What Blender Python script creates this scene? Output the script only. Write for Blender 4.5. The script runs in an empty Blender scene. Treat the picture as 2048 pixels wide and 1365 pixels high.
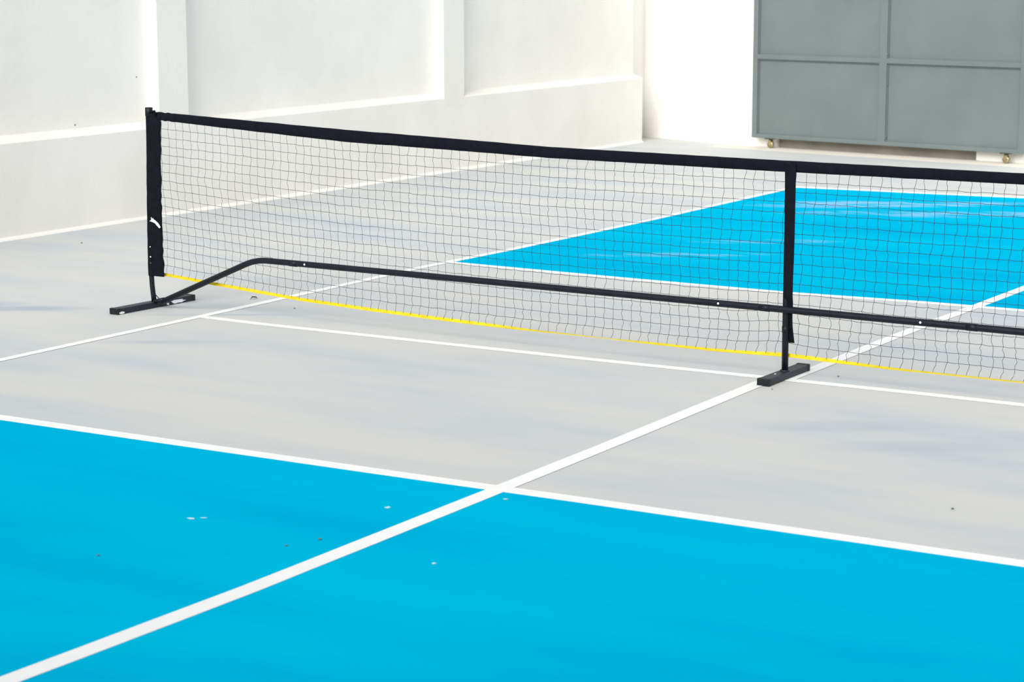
import bpy, bmesh, math, random
from mathutils import Vector, Matrix, noise
random.seed(7)
sc = bpy.context.scene
C = sc.collection

# ---------------------------------------------------------------- camera
cd = bpy.data.cameras.new('camera')
cam = bpy.data.objects.new('camera', cd); C.objects.link(cam)
R_ = Vector((0.85341011, 0.52123729, -0.0016955))
U_ = Vector((-0.08962428, 0.14994263, 0.98462414))
F_ = Vector((-0.51347705, 0.84013623, -0.17467807))
M = Matrix((R_, U_, -F_)).transposed().to_4x4()
M.translation = Vector((3.54832, -7.95500, 1.69554))
cam.matrix_world = M
cd.sensor_width = 36.0
cd.sensor_fit = 'HORIZONTAL'
cd.lens = 76.55
cd.clip_end = 300
cd.dof.use_dof = True
cd.dof.focus_distance = 9.3
cd.dof.aperture_fstop = 6.3
sc.camera = cam

# ---------------------------------------------------------------- light
sc.view_settings.view_transform = 'Standard'
sc.view_settings.look = 'None'
sc.view_settings.gamma = 1.0
sc.view_settings.use_curve_mapping = False
sc.view_settings.exposure = -0.07
w = bpy.data.worlds.new('sky'); sc.world = w
w.use_nodes = True
bg = w.node_tree.nodes['Background']
bg.inputs['Color'].default_value = (0.97, 0.985, 1.0, 1)
bg.inputs['Strength'].default_value = 0.72
sl = bpy.data.lights.new('hazy_sun', 'SUN')
sl.energy = 5.2
sl.angle = math.radians(42)
sl.color = (1.0, 0.975, 0.94)
so = bpy.data.objects.new('hazy_sun', sl); C.objects.link(so)
so.rotation_euler = Vector((-0.12, 0.88, -0.46)).to_track_quat('-Z', 'Y').to_euler()

# ---------------------------------------------------------------- materials
def lin(c):
    return tuple(((v/255)/12.92 if v <= 10 else (((v/255)+.055)/1.055)**2.4) for v in c) + (1,)

class NT:
    def __init__(s, name, rough=0.6, spec=0.3):
        s.m = bpy.data.materials.new(name); s.m.use_nodes = True
        s.t = s.m.node_tree; s.n = s.t.nodes
        s.b = s.n['Principled BSDF']
        s.b.inputs['Roughness'].default_value = rough
        s.b.inputs['Specular IOR Level'].default_value = spec
    def link(s, a, b): s.t.links.new(a, b)
    def coord(s, scale=(1, 1, 1), rot=(0, 0, 0), loc=(0, 0, 0)):
        tc = s.n.new('ShaderNodeTexCoord'); mp = s.n.new('ShaderNodeMapping')
        mp.inputs['Scale'].default_value = scale; mp.inputs['Rotation'].default_value = rot
        mp.inputs['Location'].default_value = loc
        s.link(tc.outputs['Object'], mp.inputs['Vector']); return mp.outputs['Vector']
    def noise(s, scale, detail=3, rough=.55, vec=None):
        t = s.n.new('ShaderNodeTexNoise'); t.inputs['Scale'].default_value = scale
        t.inputs['Detail'].default_value = detail; t.inputs['Roughness'].default_value = rough
        if vec is None: vec = s.coord()
        s.link(vec, t.inputs['Vector']); return t.outputs['Fac']
    def ramp(s, fac, stops):
        r = s.n.new('ShaderNodeValToRGB'); e = r.color_ramp.elements
        while len(e) < len(stops): e.new(.5)
        for k, (p, c) in enumerate(stops):
            e[k].position = p; e[k].color = c if len(c) == 4 else lin(c)
        s.link(fac, r.inputs['Fac']); return r.outputs['Color']
    def mix(s, fac, a, b):
        x = s.n.new('ShaderNodeMix'); x.data_type = 'RGBA'
        for v, k in ((fac, 0), (a, 6), (b, 7)):
            if hasattr(v, 'is_linked'): s.link(v, x.inputs[k])
            else: x.inputs[k].default_value = v
        return x.outputs[2]
    def math(s, op, a, b=None, clamp=False):
        x = s.n.new('ShaderNodeMath'); x.operation = op; x.use_clamp = clamp
        for v, k in ((a, 0), (b, 1)):
            if v is None: continue
            if hasattr(v, 'is_linked'): s.link(v, x.inputs[k])
            else: x.inputs[k].default_value = v
        return x.outputs[0]
    def blob(s, cx, cy, rx, ry, ang):
        """0..1 mask of an elongated patch at (cx, cy), feathered to its edge"""
        tc = s.n.new('ShaderNodeTexCoord'); mp = s.n.new('ShaderNodeMapping')
        mp.vector_type = 'TEXTURE'
        mp.inputs['Location'].default_value = (cx, cy, 0)
        mp.inputs['Rotation'].default_value = (0, 0, ang)
        mp.inputs['Scale'].default_value = (rx, ry, 1)
        s.link(tc.outputs['Object'], mp.inputs['Vector'])
        ln = s.n.new('ShaderNodeVectorMath'); ln.operation = 'LENGTH'
        s.link(mp.outputs['Vector'], ln.inputs[0])
        return s.math('SUBTRACT', 1.0, ln.outputs['Value'], clamp=True)
    def bump(s, fac, strength, dist=.01):
        b = s.n.new('ShaderNodeBump'); b.inputs['Strength'].default_value = strength
        b.inputs['Distance'].default_value = dist
        s.link(fac, b.inputs['Height']); s.link(b.outputs['Normal'], s.b.inputs['Normal'])
    def col(s, c):
        if hasattr(c, 'is_linked'): s.link(c, s.b.inputs['Base Color'])
        else: s.b.inputs['Base Color'].default_value = c if len(c) == 4 else lin(c)

VIEW = math.atan2(0.52, 0.85)       # direction the streaks run in

def m_floor():
    k = NT('grey_court_coating', .62, .25)
    n1 = k.noise(1.0, 4, .55, k.coord((.55, 2.2, 1), (0, 0, -VIEW)))
    n2 = k.noise(2.6, 5, .6, k.coord((.6, 1.5, 1), (0, 0, -VIEW), (3, 1, 0)))
    base = k.ramp(n1, [(.28, (180, 187, 195)), (.45, (191, 195, 197)), (.58, (198, 199, 197)), (.78, (202, 202, 198))])
    c = k.mix(k.ramp(n2, [(.42, (0, 0, 0)), (.75, (110, 110, 110))]), base, lin((196, 205, 200)))
    # damp stains with their own place on the court
    for (cx, cy, rx, ry, a, s_) in ((-3.97, -.26, .42, .10, VIEW, 1.0), (-4.35, -.32, .4, .12, VIEW, .9),
                                    (-2.75, -.62, .42, .05, VIEW, .6), (-3.0, .10, .5, .04, VIEW, .6),
                                    (.55, -.70, .40, .13, VIEW, .45), (.95, -.85, .5, .12, VIEW, .45),
                                    (1.25, -.48, .35, .12, VIEW, .45), (.0, 1.3, .35, .12, VIEW, .4)):
        m = k.math('MULTIPLY', k.math('MULTIPLY', k.blob(cx, cy, rx, ry, a), 1.6, True), s_*.75)
        m = k.math('MULTIPLY', m, k.math('ADD', k.math('MULTIPLY', n2, 1.2), .2), True)
        c = k.mix(m, c, lin((150, 163, 178)))
    fine = k.noise(160, 3, .6)
    c = k.mix(k.ramp(fine, [(.35, (70, 70, 70)), (.6, (0, 0, 0))]), c, lin((180, 184, 186)))
    k.col(c); k.bump(fine, .12, .002); return k.m

def m_blue():
    k = NT('blue_court_coating', .75, 0.0)
    n1 = k.noise(1.1, 4, .5, k.coord((.5, 1.8, 1), (0, 0, -VIEW)))
    c = k.ramp(n1, [(.3, (0, 163, 207)), (.5, (0, 171, 211)), (.72, (0, 179, 215))])
    sn = k.noise(5.5, 5, .62, k.coord((.35, 1.6, 1), (0, 0, -VIEW), (5, 2, 0)))  # breaks up the pale lavender streaks, most of them near the far edge
    for (cx, cy, rx, ry, a, s_) in ((-2.3, 5.95, .75, .24, VIEW, 1.), (-1.9, 6.2, .85, .2, VIEW, 1.),
                                    (-2.0, 5.55, .6, .14, VIEW, .9), (-1.3, 5.85, .95, .2, VIEW, 1.),
                                    (-1.5, 6.45, .6, .14, VIEW, .8), (-2.1, 3.1, .6, .10, VIEW, .6),
                                    (-1.9, 3.9, .5, .12, VIEW, .4)):
        m = k.math('MULTIPLY', k.math('MULTIPLY', k.blob(cx, cy, rx, ry, a), 2.2, True), s_)
        m = k.math('MULTIPLY', m, k.ramp(sn, [(.44, (0, 0, 0)), (.58, (210, 210, 210))]))
        c = k.mix(m, c, lin((150, 185, 222)))
    fine = k.noise(170, 3, .6)
    k.col(c); k.bump(fine, .10, .002); return k.m

def m_simple(name, a, b, scale=12, rough=.6, spec=.3, bump=0, metal=0, bscale=None):
    k = NT(name, rough, spec)
    n = k.noise(scale, 4, .6)
    k.col(k.ramp(n, [(.3, a), (.7, b)]))
    if bump: k.bump(k.noise(bscale or scale*6, 4, .6), bump, .004)
    k.b.inputs['Metallic'].default_value = metal
    return k.m

def m_wall():
    k = NT('white_painted_plaster', .8, .15)
    n1 = k.noise(1.3, 5, .6); n2 = k.noise(7, 5, .65, k.coord((1, 1, .5)))
    a = k.ramp(n1, [(.3, (233, 231, 226)), (.5, (239, 237, 232)), (.75, (244, 242, 238))])
    c = k.mix(k.ramp(n2, [(.52, (0, 0, 0)), (.75, (90, 90, 90))]), a, lin((228, 226, 219)))
    k.col(c); k.bump(k.noise(22, 6, .65), .35, .006); return k.m

MAT = dict(
    floor=m_floor(), blue=m_blue(), wall=m_wall(),
    line=m_simple('white_line_paint', (232, 234, 234), (240, 241, 240), 6, .6, .2, .08, 0, 150),
    beige=m_simple('bare_beige_concrete', (214, 209, 196), (224, 220, 209), 5, .8, .15, .1),
    gate_shade=m_simple('gate_shade_grey', (132, 130, 122), (166, 160, 146), 3, .85, .1, .15),  # darker grey standing in for the gate's shade on the wall behind
    gate=m_simple('grey_gate_paint', (94, 103, 104), (102, 111, 111), 2.0, .45, .35),
    fabric=m_simple('black_fabric', (9, 11, 19), (16, 18, 28), 40, .85, .12, .25),
    tube=m_simple('black_powder_coat', (10, 13, 24), (17, 21, 34), 25, .5, .25),
    foot=m_simple('charcoal_foot_steel', (28, 34, 46), (38, 45, 57), 20, .5, .3),
    cap=m_simple('black_plastic', (12, 15, 20), (20, 24, 30), 20, .5, .3),
    string=m_simple('black_net_string', (34, 38, 46), (52, 56, 64), 30, .8, .1),
    yellow=m_simple('yellow_webbing', (202, 180, 22), (220, 200, 44), 30, .7, .2),
    white=m_simple('white_mark', (225, 230, 236), (245, 247, 250), 30, .6, .2),
    chip=m_simple('pale_chipped_spot', (150, 205, 222), (196, 226, 234), 30, .7, .1),
    brass=m_simple('brassy_caster', (128, 116, 84), (172, 160, 122), 30, .35, .5, 0, .5),
    dark=m_simple('dark_bracket', (40, 42, 38), (58, 60, 56), 30, .5, .3),
    leaf=m_simple('dry_leaf', (70, 68, 56), (104, 98, 80), 60, .8, .1),
    speck=m_simple('grey_grit', (96, 96, 96), (128, 126, 120), 60, .8, .1),
)

# ---------------------------------------------------------------- helpers
def link(name, bm, mat, parent=None, smooth=False):
    me = bpy.data.meshes.new(name); bm.to_mesh(me); bm.free()
    me.materials.append(MAT[mat])
    if smooth:
        for p in me.polygons: p.use_smooth = True
    o = bpy.data.objects.new(name, me); C.objects.link(o)
    if parent: o.parent = parent
    return o

def thing(name, label, cat, loc=(0, 0, 0), rz=0, group=None):
    o = bpy.data.objects.new(name, None); C.objects.link(o)
    o.location = loc; o.rotation_euler = (0, 0, rz); o.empty_display_size = .1
    o['label'] = label; o['category'] = cat
    if group: o['group'] = group
    return o

def box(bm, lo, hi, bev=0):
    x0, y0, z0 = lo; x1, y1, z1 = hi
    m = Matrix.Translation(((x0+x1)/2, (y0+y1)/2, (z0+z1)/2)) @ Matrix.Diagonal((x1-x0, y1-y0, z1-z0, 1))
    r = bmesh.ops.create_cube(bm, size=1, matrix=m)
    if bev:
        es = list({e for v in r['verts'] for e in v.link_edges})
        bmesh.ops.bevel(bm, geom=es, offset=bev, segments=2, affect='EDGES', profile=.5)
    return bm

def tube(bm, pts, r, n=10, caps=True, ry=None):
    """sweep an n-gon (radius r or list) along pts"""
    pts = [Vector(p) for p in pts]
    rings = []
    up = Vector((0, 0, 1))
    for i, p in enumerate(pts):
        d = (pts[min(i+1, len(pts)-1)]-pts[max(i-1, 0)]).normalized()
        a = up if abs(d.z) < .9 else Vector((0, 1, 0))
        s = d.cross(a).normalized(); t = s.cross(d).normalized()
        rr = r[i] if isinstance(r, (list, tuple)) else r
        rings.append([bm.verts.new(p+s*rr*math.cos(2*math.pi*k/n)+t*(rr if ry is None else ry)*math.sin(2*math.pi*k/n)) for k in range(n)])
    for a, b in zip(rings, rings[1:]):
        for k in range(n):
            bm.faces.new((a[k], a[(k+1) % n], b[(k+1) % n], b[k]))
    if caps:
        bm.faces.new(rings[0][::-1]); bm.faces.new(rings[-1])
    return bm

def interp(tab, x):
    if x <= tab[0][0]: return tab[0][1]
    for (a, va), (b, vb) in zip(tab, tab[1:]):
        if x <= b: return va+(vb-va)*(x-a)/(b-a)
    return tab[-1][1]

def smooth_bend(pts, rad=.05, n=6):
    pts = [Vector(p) for p in pts]; out = [pts[0]]
    for a, b, c in zip(pts, pts[1:], pts[2:]):
        p = b+(a-b).normalized()*rad; q = b+(c-b).normalized()*rad
        for k in range(n+1):
            t = k/n; out.append(p*(1-t)**2+b*2*t*(1-t)+q*t*t)
    out.append(pts[-1]); return out

# ---------------------------------------------------------------- setting: floor
bm = bmesh.new()
box(bm, (-9, -14, -.25), (12, 13, 0))
floor = link('floor', bm, 'floor'); floor['kind'] = 'structure'
floor['label'] = 'light grey coated court surface with blue playing areas and white lines'

def flat(name, poly, z, mat, label=None, th=.0006):
    bm = bmesh.new()
    top = [bm.verts.new((x, y, z)) for x, y in poly]
    bot = [bm.verts.new((x, y, z-th)) for x, y in poly]
    f = bm.faces.new(top)
    if f.normal.z < 0: pass
    n = len(poly)
    for k in range(n): bm.faces.new((bot[k], bot[(k+1) % n], top[(k+1) % n], top[k]))
    bmesh.ops.recalc_face_normals(bm, faces=bm.faces)
    o = link(name, bm, mat, floor)
    if label: o['label'] = label
    return o

def strip(name, pts, wd, z, label=None, mat='line'):
    """a painted line of width wd whose centre follows pts"""
    pts = [Vector(p) for p in pts]; L = []; Rr = []
    fine = []
    for a, b in zip(pts, pts[1:]):
        m = max(1, int((b-a).length/.25))
        fine += [a+(b-a)*k/m for k in range(m)]
    fine.append(pts[-1])
    for i, p in enumerate(fine):
        d = (fine[min(i+1, len(fine)-1)]-fine[max(i-1, 0)]).normalized(); s = Vector((-d.y, d.x))
        wv = wd/2*(1+.05*noise.noise(Vector((p.x*2.1, p.y*2.3, 5))))
        L.append(p+s*wv); Rr.append(p-s*wv)
    return flat(name, [tuple(v) for v in Rr+L[::-1]], z, mat, label)

def nearK(x): return interp([(-3.05, -2.180), (-2.22, -2.175), (-1.05, -2.164), (-.235, -2.155), (.32, -2.143), (1.386, -2.137), (3.05, -2.128)], x)
def farK(x): return interp([(-3.05, 2.165), (-2.94, 2.161), (-2.64, 2.148), (-1.75, 2.116), (-.93, 2.112), (-.26, 2.170), (.25, 2.182), (3.05, 2.2)], x)
def farB(x): return interp([(-3.04, 6.84), (-2.7, 6.878), (-2.06, 6.925), (-1.35, 7.0), (3.05, 7.3)], x)
XS = [-3.05, -2.64, -2.06, -1.35, -.93, -.26, .25, 1.0, 2.0, 3.05]
flat('blue_court', [(-3.05, -6.85), (3.05, -6.85)]+[(x, nearK(x)) for x in XS[::-1]], .0008, 'blue',
     'bright blue painted court area in front of the net')
flat('blue_court', [(x, farK(x)) for x in XS]+[(x, farB(x)) for x in XS[::-1]], .0008, 'blue',
     'bright blue painted court area beyond the net, with pale streaks near its far edge')
strip('court_line', [(x, nearK(x)) for x in XS], .068, .0016, 'white line along the front blue area')
strip('court_line', [(-3.03, .002), (-2.68, -.016), (-.92, -.013), (-.175, 0), (.57, .011), (.97, .004), (3.05, 0)], .055, .0016,
      'white line under the net')
strip('court_line', [(x, farK(x)) for x in XS], .062, .0016, 'white line along the near edge of the far blue area')
strip('court_line', [(x, farB(x)) for x in XS], .078, .0016, 'white baseline at the far edge of the far blue area')
strip('court_line', [(-3.058, -6.85), (-3.060, -1.32), (-3.056, 0), (-3.060, 1.0), (-3.070, 2.0), (-3.035, 2.8), (-3.01, 4.48), (-3.028, 5.9), (-3.03, 6.84)],
      .052, .0020, 'white sideline running away toward the back wall')
strip('court_line', [(-.058, -6.85), (-.056, -4.38), (-.048, -4.1), (-.035, -3.46), (-.042, -2.45), (-.050, -1.48), (-.073, -.2), (-.075, -.02)],
      .066, .0020, 'broad white centre line in front of the net')
strip('court_line', [(-.012, .02), (-.010, .33), (-.014, 1.05), (-.006, 1.66), (.008, 2.17), (.018, 2.88), (.05, 7.05)],
      .058, .0020, 'white centre line beyond the net')
strip('court_line', [(-3.05, -6.85), (3.05, -6.85)], .07, .0016, 'white baseline behind the viewpoint')

# small paint chips and grit on the court
def fleck(x, y, rx, ry, mat, name, label=None, z=.0026):
    pts = []
    for k in range(9):
        a = 2*math.pi*k/9; q = 1+.35*random.uniform(-1, 1)
        u, v = rx*q*math.cos(a), ry*q*math.sin(a)
        pts.append((x+u*math.cos(VIEW)-v*math.sin(VIEW), y+u*math.sin(VIEW)+v*math.cos(VIEW)))
    return flat(name, pts, z, mat, label, .0012)
fleck(-.215, -2.541, .011, .013, 'chip', 'paint_chip', 'white paint chip beside the centre line')
fleck(-.655, -2.960, .012, .010, 'chip', 'paint_chip', 'white paint chip left of the centre line')
fleck(-.625, -2.935, .010, .004, 'chip', 'paint_chip')
fleck(.257, -2.995, .006, .008, 'chip', 'paint_chip')
fleck(.043, -2.261, .008, .006, 'chip', 'paint_chip')

# ---------------------------------------------------------------- left wall
WX = -5.87       # face of plinth and pilasters
PX = -5.97       # face of the recessed panels
LEDGE0, LEDGE1 = .582, .622
GD = Vector((.98837, -.1525, 0)); GN = Vector((-.1525, -.98837, 0))    # along the back wall / out of it
W0 = Vector((-4.78, 9.90, 0))
def bw(s, out, z): return W0+GD*s+GN*out+Vector((0, 0, z))
YC = 10.07
H = 3.0
bm = bmesh.new(); box(bm, (PX-.45, -8, 0), (PX, 9.75, H)); box(bm, (PX-.45, 9.75, 0), (-6.13, 10.6, H))
wl = link('wall_left', bm, 'wall'); wl['kind'] = 'structure'
wl['label'] = 'white plastered boundary wall with pilasters along the left of the court'
def profile(name, prof, y0, y1, mat, parent):
    bm = bmesh.new()
    n = max(1, int((y1-y0)/.5)); rings = []
    for k in range(n+1):
        y = y0+(y1-y0)*k/n
        rings.append([bm.verts.new((x, y, z)) for x, z in prof])
    m = len(prof)
    for a, b in zip(rings, rings[1:]):
        for k in range(m): bm.faces.new((a[k], a[(k+1) % m], b[(k+1) % m], b[k]))
    bm.faces.new(rings[0][::-1]); bm.faces.new(rings[-1])
    bmesh.ops.recalc_face_normals(bm, faces=bm.faces)
    return link(name, bm, mat, parent)
profile('plinth', [(PX-.02, 0), (WX, 0), (WX, LEDGE0), (WX-.006, LEDGE0+.006), (PX, LEDGE1), (PX-.02, LEDGE1)], -8, 9.75, 'wall', wl)
for yc in (-7.17, -3.77, -.37, 3.03, 6.43):
    bm = bmesh.new()
    v = [(PX-.02, yc-.012), (PX, yc-.012), (WX+.0008, yc+.004), (WX+.0008, yc+.30), (PX, yc+.32), (PX-.02, yc+.32)]
    z0 = LEDGE0-.05
    lo = [bm.verts.new((x, y, z0)) for x, y in v]; hi = [bm.verts.new((x, y, H)) for x, y in v]
    for k in range(6): bm.faces.new((lo[k], lo[(k+1) % 6], hi[(k+1) % 6], hi[k]))
    bm.faces.new(hi); bm.faces.new(lo[::-1]); bmesh.ops.recalc_face_normals(bm, faces=bm.faces)
    link('pilaster', bm, 'wall', wl)
profile('skirting', [(WX-.01, 0), (WX+.022, 0), (WX+.016, .008), (WX, .020), (WX-.01, .020)], -8, 9.74, 'wall', wl)
profile('coping', [(PX-.29, H), (WX+.05, H), (WX+.05, H+.06), (PX-.29, H+.08)], -8, 9.75, 'wall', wl)
for (y, z, r) in ((2.937, .917, .0065), (2.342, .645, .007)):
    bm = bmesh.new(); bmesh.ops.create_icosphere(bm, subdivisions=1, radius=r, matrix=Matrix.Translation((PX, y, z)) @ Matrix.Diagonal((.4, 1, 1, 1)))
    link('wall_pit', bm, 'speck', wl)

# ---------------------------------------------------------------- back wall
def wbox(name, s0, s1, o0, o1, z0, z1, mat, parent=None):
    bm = bmesh.new()
    c = [bw(s0, o0, z0), bw(s1, o0, z0), bw(s1, o1, z0), bw(s0, o1, z0)]
    lo = [bm.verts.new(p) for p in c]; hi = [bm.verts.new(p+Vector((0, 0, z1-z0))) for p in c]
    for k in range(4): bm.faces.new((lo[k], lo[(k+1) % 4], hi[(k+1) % 4], hi[k]))
    bm.faces.new(hi); bm.faces.new(lo[::-1]); bmesh.ops.recalc_face_normals(bm, faces=bm.faces)
    return link(name, bm, mat, parent)
RS = .035         # recess depth of the gateway behind the gate
bm = bmesh.new()
K0 = bw(-.12, 0, 0); K1 = bw(.215, 0, 0); K2 = bw(.215, -.45, 0)
v = [(-6.18, 10.29), (K0.x, K0.y), (K1.x, K1.y), (K2.x, K2.y), (-6.18, 10.75)]
lo = [bm.verts.new((x, y, 0)) for x, y in v]; hi = [bm.verts.new((x, y, H)) for x, y in v]
for k in range(5): bm.faces.new((lo[k], lo[(k+1) % 5], hi[(k+1) % 5], hi[k]))
bm.faces.new(hi); bm.faces.new(lo[::-1]); bmesh.ops.recalc_face_normals(bm, faces=bm.faces)
wb = link('wall_back', bm, 'wall'); wb['kind'] = 'structure'
wb['label'] = 'white plastered back wall beside the grey gate'
wb_r = wbox('wall_segment', 2.19, 10, 0, -.45, 0, H, 'wall', wb)
wb_m = wbox('gateway_back', .215, 2.19, -RS, -.45, 0, 2.35, 'gate_shade', wb); wb_m['label'] = 'wall face behind the gate, coloured darker for the shade there'
wb_t = wbox('wall_segment', .215, 2.19, 0, -.45, 2.35, H, 'wall', wb)
wbox('coping', -.1, 10, .05, -.5, H, H+.06, 'wall', wb)

# unseen wall added behind the viewpoint to darken the foreground
bm = bmesh.new(); box(bm, (-6.4, -11.3, 0), (12, -11.0, 4.0)); box(bm, (-6.45, -11.35, 4.0), (12, -10.95, 4.1))
wf = link('shade_wall', bm, 'wall'); wf['kind'] = 'structure'
wf['label'] = 'unseen white wall added behind the viewpoint to shade the foreground'
bm = bmesh.new(); box(bm, (-6.42, -11.3, 0), (PX, -8, H)); wfl = link('wall_segment', bm, 'wall', wl)

# strip of bare concrete along the foot of the back wall
a, b, c_, d_ = bw(-.3, 0, 0), bw(10, 0, 0), bw(10, .34, 0), bw(-.3, .34, 0)
flat('concrete_strip', [(a.x, a.y), (b.x, b.y), (c_.x, c_.y), (d_.x, d_.y)], .0008, 'beige',
     'strip of bare beige concrete along the foot of the back wall')

# ---------------------------------------------------------------- gate
gate = thing('metal_gate', 'grey painted metal gate of framed flat panels standing on casters against the white back wall', 'gate',
             (-3.44, 9.58, 0), math.atan2(GD.y, GD.x))
# local x along the gate, -y towards the court
FY0, FY1 = -.022, .022
def gpart(name, lo, hi, mat='gate', bev=.003, label=None, parent=None):
    bm = bmesh.new(); box(bm, lo, hi, bev)
    o = link(name, bm, mat, parent or gate)
    if label: o['label'] = label
    return o
GZ0, GZ1 = .087, 2.235
for x0, x1 in ((-1.345, -1.293), (-.057, .016), (1.260, 1.312)):
    gpart('stile', (x0, FY0, GZ0), (x1, FY1, GZ1))
COLS = ((-1.293, -.057), (.016, 1.260))
rails = [(.087, .124), (.784, .828), (1.490, 1.534), (2.195, 2.235)]
for x0, x1 in COLS:
    for z0, z1 in rails: gpart('rail', (x0-.001, FY0, z0), (x1+.001, FY1, z1))
    for (a0, a1), (b0, b1) in zip(rails, rails[1:]):
        gpart('panel', (x0-.001, .006, a1-.001), (x1+.001, .012, b0+.001), bev=0)
        # slim stop angle that holds the sheet, seen as a fine second edge
        bm = bmesh.new()
        box(bm, (x0, -.006, b0-.010), (x1, .0065, b0))
        box(bm, (x0, -.006, a1), (x0+.008, .0065, b0-.010)); box(bm, (x1-.008, -.006, a1), (x1, .0065, b0-.010))
        link('stop_bead', bm, 'gate', gate)
for (x, z) in ((.018, .60), (.018, .15), (.018, .165), (.30, .126), (.93, .127), (.55, .83), (.02, .86)):
    bm = bmesh.new(); bmesh.ops.create_icosphere(bm, subdivisions=1, radius=.008, matrix=Matrix.Translation((x, FY0+.012, z)))
    link('weld_bead', bm, 'gate', gate, True)
def caster(x):
    bm = bmesh.new()
    box(bm, (x-.045, -.030, .081), (x+.045, .030, .0875), .001)
    tube(bm, [(x, 0, .066), (x, 0, .082)], .016, 12)
    pl = link('caster_plate', bm, 'dark', gate)
    bm = bmesh.new()
    for s in (-1, 1): box(bm, (x-.016, s*.019-.002, .024), (x+.016, s*.019+.002, .068), .001)
    box(bm, (x-.016, -.021, .064), (x+.016, .021, .070), .001)
    tube(bm, [(x, -.026, .033), (x, .026, .033)], .006, 8)
    f = link('caster_fork', bm, 'brass', gate)
    bm = bmesh.new()
    rr = [(.010, -.015), (.026, -.015), (.031, -.009), (.031, .009), (.026, .015), (.010, .015)]
    rings = [[bm.verts.new((x+r*math.cos(2*math.pi*k/20), y, .0335+r*math.sin(2*math.pi*k/20))) for k in range(20)] for r, y in rr]
    for a, b in zip(rings, rings[1:]):
        for k in range(20): bm.faces.new((a[k], a[(k+1) % 20], b[(k+1) % 20], b[k]))
    bm.faces.new(rings[0]); bm.faces.new(rings[-1][::-1]); bmesh.ops.recalc_face_normals(bm, faces=bm.faces)
    link('caster_wheel', bm, 'brass', gate, True)
caster(-1.154); caster(1.15)

# ---------------------------------------------------------------- the net
net = thing('portable_net', 'long black portable net with a yellow lower band, standing across the court', 'net',
            (-.04, .028, 0), -.0237)
XL, XR = -3.392, 3.352           # end posts
BARZ = .284
def ztop(u): return interp([(-3.35, .957), (-3.28, .954), (-2.2, .917), (-1.65, .904), (-1.12, .889), (-.03, .885), (.98, .885), (2.0, .905), (3.3, .955)], u)
def ztb(u): return interp([(-3.35, .917), (-3.28, .914), (-2.7, .885), (-2.2, .861), (-1.65, .852), (-1.12, .841), (-.03, .839), (.98, .842), (2.0, .855), (3.3, .915)], u)
def zbot(u): return interp([(-3.33, .163), (-3.02, .142), (-2.5, .111), (-2.1, .098), (-1.75, .090), (-1.27, .082), (-.9, .081), (-.33, .081), (-.15, .086), (0, .092), (.15, .089), (.45, .082), (1.0, .083), (2, .09), (3.3, .163)], u)

# top tape: a doubled black fabric hem with a cord inside
def hem(u0, u1, step):
    bm = bmesh.new(); rings = []; n = 12; N = int((u1-u0)/step)
    for i in range(N+1):
        u = u0+(u1-u0)*i/N
        zt, zb = ztop(u), ztb(u)
        wob = .0012*noise.noise(Vector((u*9, 0, 3)))
        if u < -3.20 or u > 3.18:
            g = min(1, (abs(u)-3.19)/.14) if abs(u) > 3.19 else 0
            wob += .0035*g*math.sin(u*190)
        zc, hz = (zt+zb)/2+wob, (zt-zb)/2+.0006*noise.noise(Vector((u*23, 1, 3)))
        hy = .0075+.001*noise.noise(Vector((u*7, 5, 1)))
        ring = []
        for k in range(n):
            a = 2*math.pi*k/n; ca, sa = math.cos(a), math.sin(a)
            ex = .65
            ring.append(bm.verts.new((u, hy*math.copysign(abs(ca)**.8, ca), zc+hz*math.copysign(abs(sa)**ex, sa))))
        rings.append(ring)
    for a, b in zip(rings, rings[1:]):
        for k in range(n): bm.faces.new((a[k], a[(k+1) % n], b[(k+1) % n], b[k]))
    bm.faces.new(rings[0]); bm.faces.new(rings[-1][::-1]); bmesh.ops.recalc_face_normals(bm, faces=bm.faces)
    return bm
link('top_tape', hem(-3.385, 3.345, .02), 'fabric', net, True)

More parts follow.
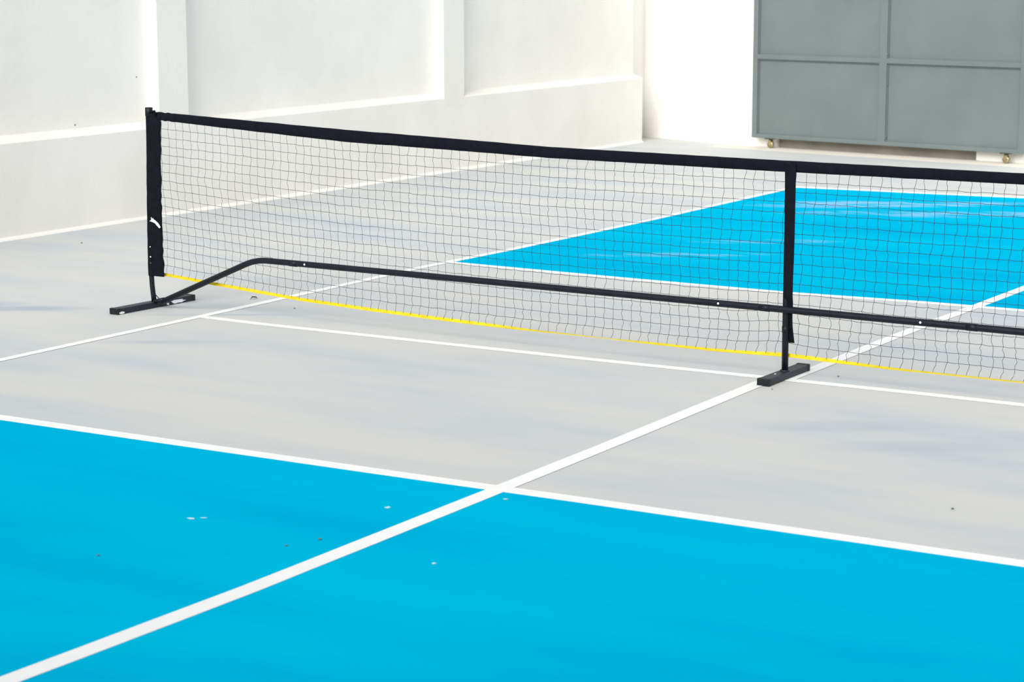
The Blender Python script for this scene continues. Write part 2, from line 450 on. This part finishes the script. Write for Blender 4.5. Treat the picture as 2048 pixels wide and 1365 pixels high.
# netting
def build_net():
    bm = bmesh.new()
    SP = .0455; n = 18
    u = -3.315; cols = []
    us = []
    while u < 3.28: us.append(u); u += SP
    rnd = random.Random(3)
    grid = []
    for ci, u in enumerate(us):
        col = []
        zt, zb = ztb(u)+.004, zbot(u)+.004
        lean = .036*min(1, max(0, (u+1.9)/1.9))
        for j in range(n+1):
            f = j/n
            z = zt+(zb-zt)*f
            k = math.exp(-((u+.05)/.10)**2)*(1 if z < .27 else 0)*(1 if j < n else 0)
            z += .012*k
            if 0 < j < n: z += rnd.uniform(-.0016, .0016)+.002*noise.noise(Vector((u*1.3, z*5, 2)))
            x = u+lean*max(0, (z-.30)/.55)
            if 0 < j < n:
                x += rnd.uniform(-.0034, .0034)+.008*noise.noise(Vector((u*1.5, z*7, 9)))
            elif j == 0: x += rnd.uniform(-.008, .008)
            elif j == n: x += -.010+rnd.uniform(-.004, .004)
            y = .003*noise.noise(Vector((u*2, z*3, 4)))+(.022 if z < .34 else .022*max(0, 1-(z-.34)/.3))
            col.append(Vector((x, y, z)))
        grid.append(col)
    r = .00085
    def seg(pts):
        tube(bm, pts, r, 4, False)
    for ci, col in enumerate(grid):
        pts = []
        for j in range(n):
            a, b = col[j], col[j+1]
            s = rnd.choice((-1, 1))*rnd.uniform(.0008, .0042+(.003 if a.z < .30 else 0))
            s2 = s*rnd.uniform(-.3, 1)
            pts.append(a)
            pts.append(a+(b-a)*.33+Vector((s, rnd.uniform(-.002, .002), 0)))
            pts.append(a+(b-a)*.67+Vector((s2, rnd.uniform(-.002, .002), 0)))
        pts.append(col[-1]); seg(pts)
    for j in range(1, n):
        pts = [Vector((-3.345, 0.0 if j < 12 else .01, grid[0][j].z+.001))]
        for ci in range(len(grid)):
            p = grid[ci][j]; pts.append(p)
            if ci+1 < len(grid):
                q = grid[ci+1][j]
                pts.append((p+q)/2+Vector((0, 0, -rnd.uniform(.0, .0022))))
        pts.append(Vector((3.31, 0.01, grid[-1][j].z)))
        seg(pts)
    # knots
    q = .0016
    for col in grid:
        for p in col[1:-1]:
            vs = [bm.verts.new(p+Vector(d)*q) for d in ((1, 0, 0), (0, 0, 1), (-1, 0, 0), (0, 0, -1), (0, 1, 0), (0, -1, 0))]
            for i in range(4):
                bm.faces.new((vs[i], vs[(i+1) % 4], vs[5])); bm.faces.new((vs[(i+1) % 4], vs[i], vs[4]))
    return bm
o = link('netting', build_net(), 'string', net); o['kind'] = 'stuff'; o['label'] = 'fine black square mesh'

# yellow band: flat webbing that turns edge-on along the slack middle stretches
def band(u0, u1, tw):
    bm = bmesh.new(); rings = []; N = int((u1-u0)/.02)
    for i in range(N+1):
        u = u0+(u1-u0)*i/N; a = interp(tw, u)
        wz = Vector((0, math.sin(a), math.cos(a))); ny = Vector((0, math.cos(a), -math.sin(a)))
        c = Vector((u, .024, zbot(u)))
        h, t = .0075, .0009
        rings.append([bm.verts.new(c+wz*h+ny*t), bm.verts.new(c+wz*h-ny*t), bm.verts.new(c-wz*h-ny*t), bm.verts.new(c-wz*h+ny*t)])
    for a, b in zip(rings, rings[1:]):
        for k in range(4): bm.faces.new((a[k], a[(k+1) % 4], b[(k+1) % 4], b[k]))
    bm.faces.new(rings[0]); bm.faces.new(rings[-1][::-1]); bmesh.ops.recalc_face_normals(bm, faces=bm.faces)
    return bm
D = math.radians
link('bottom_band', band(-3.345, 3.30, [(-3.3, 0), (-1.9, D(5)), (-1.45, D(40)), (-1.2, D(82)), (-.85, D(97)), (-.6, D(70)), (-.25, D(55)), (-.05, D(20)), (.12, D(10)), (.35, D(60)), (.55, D(80)), (1.1, D(88)), (1.6, 0), (3.3, 0)]),
     'yellow', net)['label'] = 'yellow lower band of the net'

# base bar: tube rising from each end foot to a horizontal run
bm = bmesh.new()
tube(bm, smooth_bend([(-3.325, -.012, .036), (-2.735, -.012, BARZ+.001), (2.70, -.012, BARZ), (3.29, -.012, .036)], .07, 7), .0142, 14)
bar = link('base_bar', bm, 'tube', net, True)
for u in (-2.435, -.288, .593, 2.40):
    bm = bmesh.new(); bmesh.ops.create_icosphere(bm, subdivisions=2, radius=.0050, matrix=Matrix.Translation((u, -.026, BARZ+.002)) @ Matrix.Diagonal((1, .6, 1, 1)))
    link('snap_button', bm, 'white', bar, True)['label'] = 'bright round spring button'
for u in (-2.51, -.081, .80):
    bm = bmesh.new(); tube(bm, [(u-.022, -.012, BARZ), (u+.022, -.012, BARZ)], .0149, 14)
    link('tube_collar', bm, 'tube', bar, True)
# a second set of tiny rivet heads
for u in (-2.515, -.085):
    bm = bmesh.new(); bmesh.ops.create_icosphere(bm, subdivisions=1, radius=.003, matrix=Matrix.Translation((u, -.027, BARZ+.003)))
    link('rivet', bm, 'foot', bar, True)

# centre post
bm = bmesh.new(); tube(bm, [(.004, .006, .028), (.003, .006, .20), (.004, .004, .55), (.008, 0, .85), (.008, 0, .878)], .0132, 14)
cp = link('centre_post', bm, 'tube', net, True)
bm = bmesh.new(); tube(bm, [(.003, .006, .188), (.003, .006, .214)], .0146, 14); link('tube_collar', bm, 'tube', cp, True)
bm = bmesh.new(); tube(bm, [(.004, .006, .0275), (.004, .006, .034)], .020, 14); link('weld_collar', bm, 'foot', cp, True)
# centre strap: flat webbing hanging from the tape, in front of the post above the bar and tucked behind it below
bm = bmesh.new(); rings = []
tab = [(.876, -.003, .049), (.842, -.001, .049), (.80, .000, .047), (.70, .001, .046), (.60, .002, .045), (.50, .003, .043), (.42, .003, .041), (.34, .003, .039), (.31, .003, .037),
       (.268, .005, .036), (.24, .006, .032), (.21, .006, .030), (.18, .007, .031), (.145, .008, .034)]
for z, x0, wd in tab:
    yy = interp([(.14, .020), (.22, .014), (.30, .002), (.35, -.0165)], z)
    L_ = interp([(.14, .013), (.30, .010), (.34, x0-.003)], z)
    Rr = interp([(.14, .0385), (.18, .034), (.22, .030), (.26, .0315), (.31, .038), (.34, x0-.003+wd)], z)
    xs = [L_ + (Rr-L_)*t for t in (0, .33, .66, 1)]
    yb = [yy+.004*(abs(t-.5)*2)**2 if z > .33 else yy for t in (0, .33, .66, 1)]
    rings.append([bm.verts.new((x-.0005, y-.0012, z)) for x, y in zip(xs, yb)]+[bm.verts.new((x-.0005, y+.0012, z)) for x, y in list(zip(xs, yb))[::-1]])
for a, b in zip(rings, rings[1:]):
    for k in range(8): bm.faces.new((a[k], a[(k+1) % 8], b[(k+1) % 8], b[k]))
bm.faces.new(rings[0]); bm.faces.new(rings[-1][::-1]); bmesh.ops.recalc_face_normals(bm, faces=bm.faces)
link('centre_strap', bm, 'fabric', net)

# feet
def foot(cx, cy, length, rz, marks):
    """box-section foot; marks are (x, y, z, rx, ry, normal) scuffs"""
    e = Matrix.Translation((cx, cy, 0)) @ Matrix.Rotation(rz, 4, 'Z')
    h = .029; wv = .0265
    bm = bmesh.new(); box(bm, (-wv, -length/2+.016, .001), (wv, length/2-.016, h), .0025)
    bm.transform(e); f = link('foot', bm, 'foot', net)
    for s in (-1, 1):
        bm = bmesh.new(); y0, y1 = sorted((s*(length/2-.022), s*length/2))
        box(bm, (-wv-.0015, y0, 0), (wv+.0015, y1, h+.0015), .003); bm.transform(e)
        link('end_cap', bm, 'cap', f)
    for (x, y, z, rx, ry, side) in marks:
        bm = bmesh.new(); n = 12; pts = []
        for k in range(n):
            a = 2*math.pi*k/n; q = 1+.3*random.uniform(-1, 1)
            p, q2 = rx*q*math.cos(a), ry*q*math.sin(a)
            pts.append((x+p, y+q2, z) if side == 'top' else (wv+.0012, y+p, z+q2) if side == 'right' else (x, y, z))
        nv = Vector((0, 0, 1)) if side == 'top' else Vector((1, 0, 0))
        if side == 'cap': pts = [(wv+.0028, y+rx*math.cos(2*math.pi*k/n), z+ry*math.sin(2*math.pi*k/n)) for k in range(n)]; nv = Vector((1, 0, 0))
        a = [bm.verts.new(Vector(p)-nv*.001) for p in pts]; b = [bm.verts.new(Vector(p)+nv*.0004) for p in pts]
        for k in range(n): bm.faces.new((a[k], a[(k+1) % n], b[(k+1) % n], b[k]))
        bm.faces.new(b); bm.faces.new(a[::-1]); bmesh.ops.recalc_face_normals(bm, faces=bm.faces); bm.transform(e)
        link('scuff', bm, 'white', f)['label'] = 'white scuff mark'
    return f
foot(.003, .000, .395, D(1.0), [(-.004, -.075, .0296, .004, .006, 'top')])
lf = foot(XL-.006, .0, .545, D(-1.6), [(0, -.245, .008, .018, .006, 'cap'), (0, .15, .012, .050, .0085, 'right'), (0, .075, .009, .008, .005, 'right'), (.012, .165, .0296, .006, .012, 'top')])
foot(XR, .0, .545, D(1), [])

# end posts, slightly bowed at the foot
for X, s in ((XL, 1), (XR, -1)):
    bm = bmesh.new()
    tube(bm, [(X+s*.001, 0, .027), (X-s*.003, 0, .06), (X-s*.009, 0, .11), (X-s*.012, 0, .17), (X-s*.011, 0, .3), (X-s*.006, 0, .55), (X+s*.002, 0, .8), (X+s*.004, 0, .972)], .0125, 14)
    ep = link('end_post', bm, 'tube', net, True)
    bm = bmesh.new(); tube(bm, [(X+s*.004, 0, .935), (X+s*.0045, 0, .9755)], .0185, 14, True); link('post_cap', bm, 'cap', ep, True)
    # thin wire clip between post and bar
    bm = bmesh.new(); tube(bm, [(X+s*.006, -.012, .078), (X+s*.05, -.014, .046)], .0022, 6); link('clip_wire', bm, 'tube', ep, True)
    bm = bmesh.new(); tube(bm, [(X+s*.012, -.008, .029), (X+s*.075, -.012, .045)], .0125, 10); link('bar_socket', bm, 'tube', ep, True)

# side sleeves: gathered black fabric wrapped round each end post
def sleeve(X, s):
    bm = bmesh.new(); rings = []; N = 90
    for i in range(N+1):
        z = .157+(.952-.157)*i/N
        xc = interp([(.11, -.009), (.17, -.012), (.3, -.011), (.55, -.006), (.8, .002), (.97, .004)], z)
        xin = interp([(.157, .0705), (.22, .069), (.288, .066), (.40, .066), (.55, .066), (.75, .071), (.91, .077), (.952, .073)], z)
        gather = .0035*noise.noise(Vector((z*26, 0, 1)))+.002*math.sin(z*70+2*math.sin(z*23))
        xin += gather; r = .0155+.0012*noise.noise(Vector((z*17, 4, 1)))
        prof = []
        for k in range(9):      # round the post
            a = math.pi/2+math.pi*k/8
            prof.append((xc+r*math.cos(a), r*math.sin(a)))
        fold = .005*noise.noise(Vector((z*14, 2, 6)))
        nflap = 5
        for k in range(1, nflap+1):
            t = k/nflap; prof.append((xc+(xin-xc)*t, -r*(1-t)-.0035*t+fold*math.sin(t*math.pi)))
        for k in range(nflap, 0, -1):
            t = k/nflap; prof.append((xc+(xin-xc)*t, r*(1-t)+.0035*t+fold*math.sin(t*math.pi)))
        rings.append([bm.verts.new((X+s*px, py, z+.012*(px-xc)*math.sin(z*31))) for px, py in prof])
    m = len(rings[0])
    for a, b in zip(rings, rings[1:]):
        for k in range(m): bm.faces.new((a[k], a[(k+1) % m], b[(k+1) % m], b[k]))
    bm.faces.new(rings[0]); bm.faces.new(rings[-1][::-1]); bmesh.ops.recalc_face_normals(bm, faces=bm.faces)
    return link('side_sleeve', bm, 'fabric', net, True)
s1 = sleeve(XL, 1); sleeve(XR, -1)
# knotted cord end at the upper corner
bm = bmesh.new()
tube(bm, [(XL+.02, -.012, .950), (XL+.035, -.016, .958), (XL+.050, -.010, .961), (XL+.062, -.014, .950), (XL+.055, -.016, .938)], .0042, 8)
link('tie_cord', bm, 'fabric', net, True)

# white torn print on the left sleeve and the small bright holes of the post below it
def patch(outline, y, parent, name, label):
    bm = bmesh.new(); n = len(outline)
    a = [bm.verts.new((x, y, z)) for x, z in outline]; b = [bm.verts.new((x, y+.0012, z)) for x, z in outline]
    for k in range(n): bm.faces.new((a[k], a[(k+1) % n], b[(k+1) % n], b[k]))
    bm.faces.new(a); bm.faces.new(b[::-1]); bmesh.ops.recalc_face_normals(bm, faces=bm.faces)
    o = link(name, bm, 'white', parent); o['label'] = label; return o
px = .00352; pz = .00237      # metres per photograph pixel there, for the mark's measured outline
ol = [(0, 0), (1.2, -.8), (.6, -3.2), (2.6, -3), (4.3, -1.2), (3.9, -3.6), (6.5, -5.3), (9, -7.8), (11.5, -10), (13.5, -12.5), (15.5, -16), (16.7, -19.5),
      (15.2, -21.4), (13.4, -20.4), (11.8, -18), (9.4, -15.5), (7.2, -12), (4.5, -10.8), (1.8, -9.6), (-1.6, -8.6), (-2.8, -8), (-.6, -7), (.4, -5.6), (.2, -3)]
patch([(-3.377+x*px, .447+y*pz) for x, y in ol], -.0205, s1, 'sleeve_print', 'white streak-shaped mark on the black sleeve')
for z, r in ((.296, .0036), (.247, .0044), (.217, .0018)):
    bm = bmesh.new(); bmesh.ops.create_icosphere(bm, subdivisions=1, radius=r, matrix=Matrix.Translation((XL+.001, -.0170, z+.004)) @ Matrix.Diagonal((1, .4, 1, 1)))
    link('eyelet', bm, 'white', s1, True)

# ---------------------------------------------------------------- litter
def leaf(x, y, L, Wd, rz, mat, name, label, cat, hump=.006):
    bm = bmesh.new(); n = 8
    top = []; 
    for i in range(n+1):
        t = i/n; wv = Wd*math.sin(math.pi*min(1, t*1.02))**.7*(1-.35*t)+.0004
        zz = .003+hump*math.sin(math.pi*t)+.002*math.sin(t*9)
        top.append([(-L/2+L*t, -wv, zz+.003), (-L/2+L*t, 0, zz), (-L/2+L*t, wv, zz+.0045)])
    vs = [[bm.verts.new(p) for p in r] for r in top]; lo = [[bm.verts.new((p[0], p[1], p[2]-.0012)) for p in r] for r in top]
    for a, b in zip(vs, vs[1:]):
        for k in range(2): bm.faces.new((a[k], b[k], b[k+1], a[k+1]))
    for a, b in zip(lo, lo[1:]):
        for k in range(2): bm.faces.new((a[k], a[k+1], b[k+1], b[k]))
    for a, b, c, d in zip(vs, vs[1:], lo, lo[1:]):
        bm.faces.new((a[0], c[0], d[0], b[0])); bm.faces.new((a[2], b[2], d[2], c[2]))
    bm.faces.new((vs[0][0], vs[0][1], vs[0][2], lo[0][2], lo[0][1], lo[0][0])); bm.faces.new((vs[-1][2], vs[-1][1], vs[-1][0], lo[-1][0], lo[-1][1], lo[-1][2]))
    tube(bm, [(-L/2-.008, 0, .002), (-L/2, 0, .003)], .0008, 5)
    bmesh.ops.recalc_face_normals(bm, faces=bm.faces)
    zmin = min(v.co.z for v in bm.verts); bm.transform(Matrix.Translation((0, 0, -zmin+.0002)))
    o = link(name, bm, mat, None, True); o.location = (x, y, 0); o.rotation_euler = (0, 0, rz)
    o['label'] = label; o['category'] = cat; return o
leaf(-3.168, .560, .032, .011, VIEW+.3, 'leaf', 'dry_leaf', 'small curled dry leaf on the grey court behind the left end of the net', 'leaf', .009)
def grit(x, y, r, label):
    r *= .62; bm = bmesh.new(); bmesh.ops.create_icosphere(bm, subdivisions=2, radius=r)
    for v in bm.verts: v.co *= 1+.25*noise.noise(v.co*180+Vector((x, y, 0)))
    bm.transform(Matrix.Diagonal((1.3, 1, .6, 1)))
    zmin = min(v.co.z for v in bm.verts); bm.transform(Matrix.Translation((0, 0, -zmin+.0003)))
    o = link('pebble', bm, 'speck', None, True); o.location = (x, y, .0009 if y < -2.2 else 0)
    o['label'] = label; o['category'] = 'pebble'; o['group'] = 'grit scattered on the court'
grit(-2.813, .424, .006, 'dark pebble lying between the sideline and the yellow band')
grit(-5.392, 1.736, .009, 'dark pebble near the foot of the left wall')
grit(-.172, -2.954, .007, 'dark grit on the blue court just left of the centre line')
grit(-.215, -3.06, .006, 'tiny dark grit on the blue court beside the centre line, nearest the lens')
grit(-.613, -3.423, .006, 'dark grit alone on the blue court far left of the centre line')
grit(1.295, -1.651, .007, 'dark grit on grey court at the far right of the centre line')
grit(.14, .17, .006, 'dark grit just right of the centre foot')
grit(.02, -.21, .005, 'tiny dark grit in front of the centre foot')
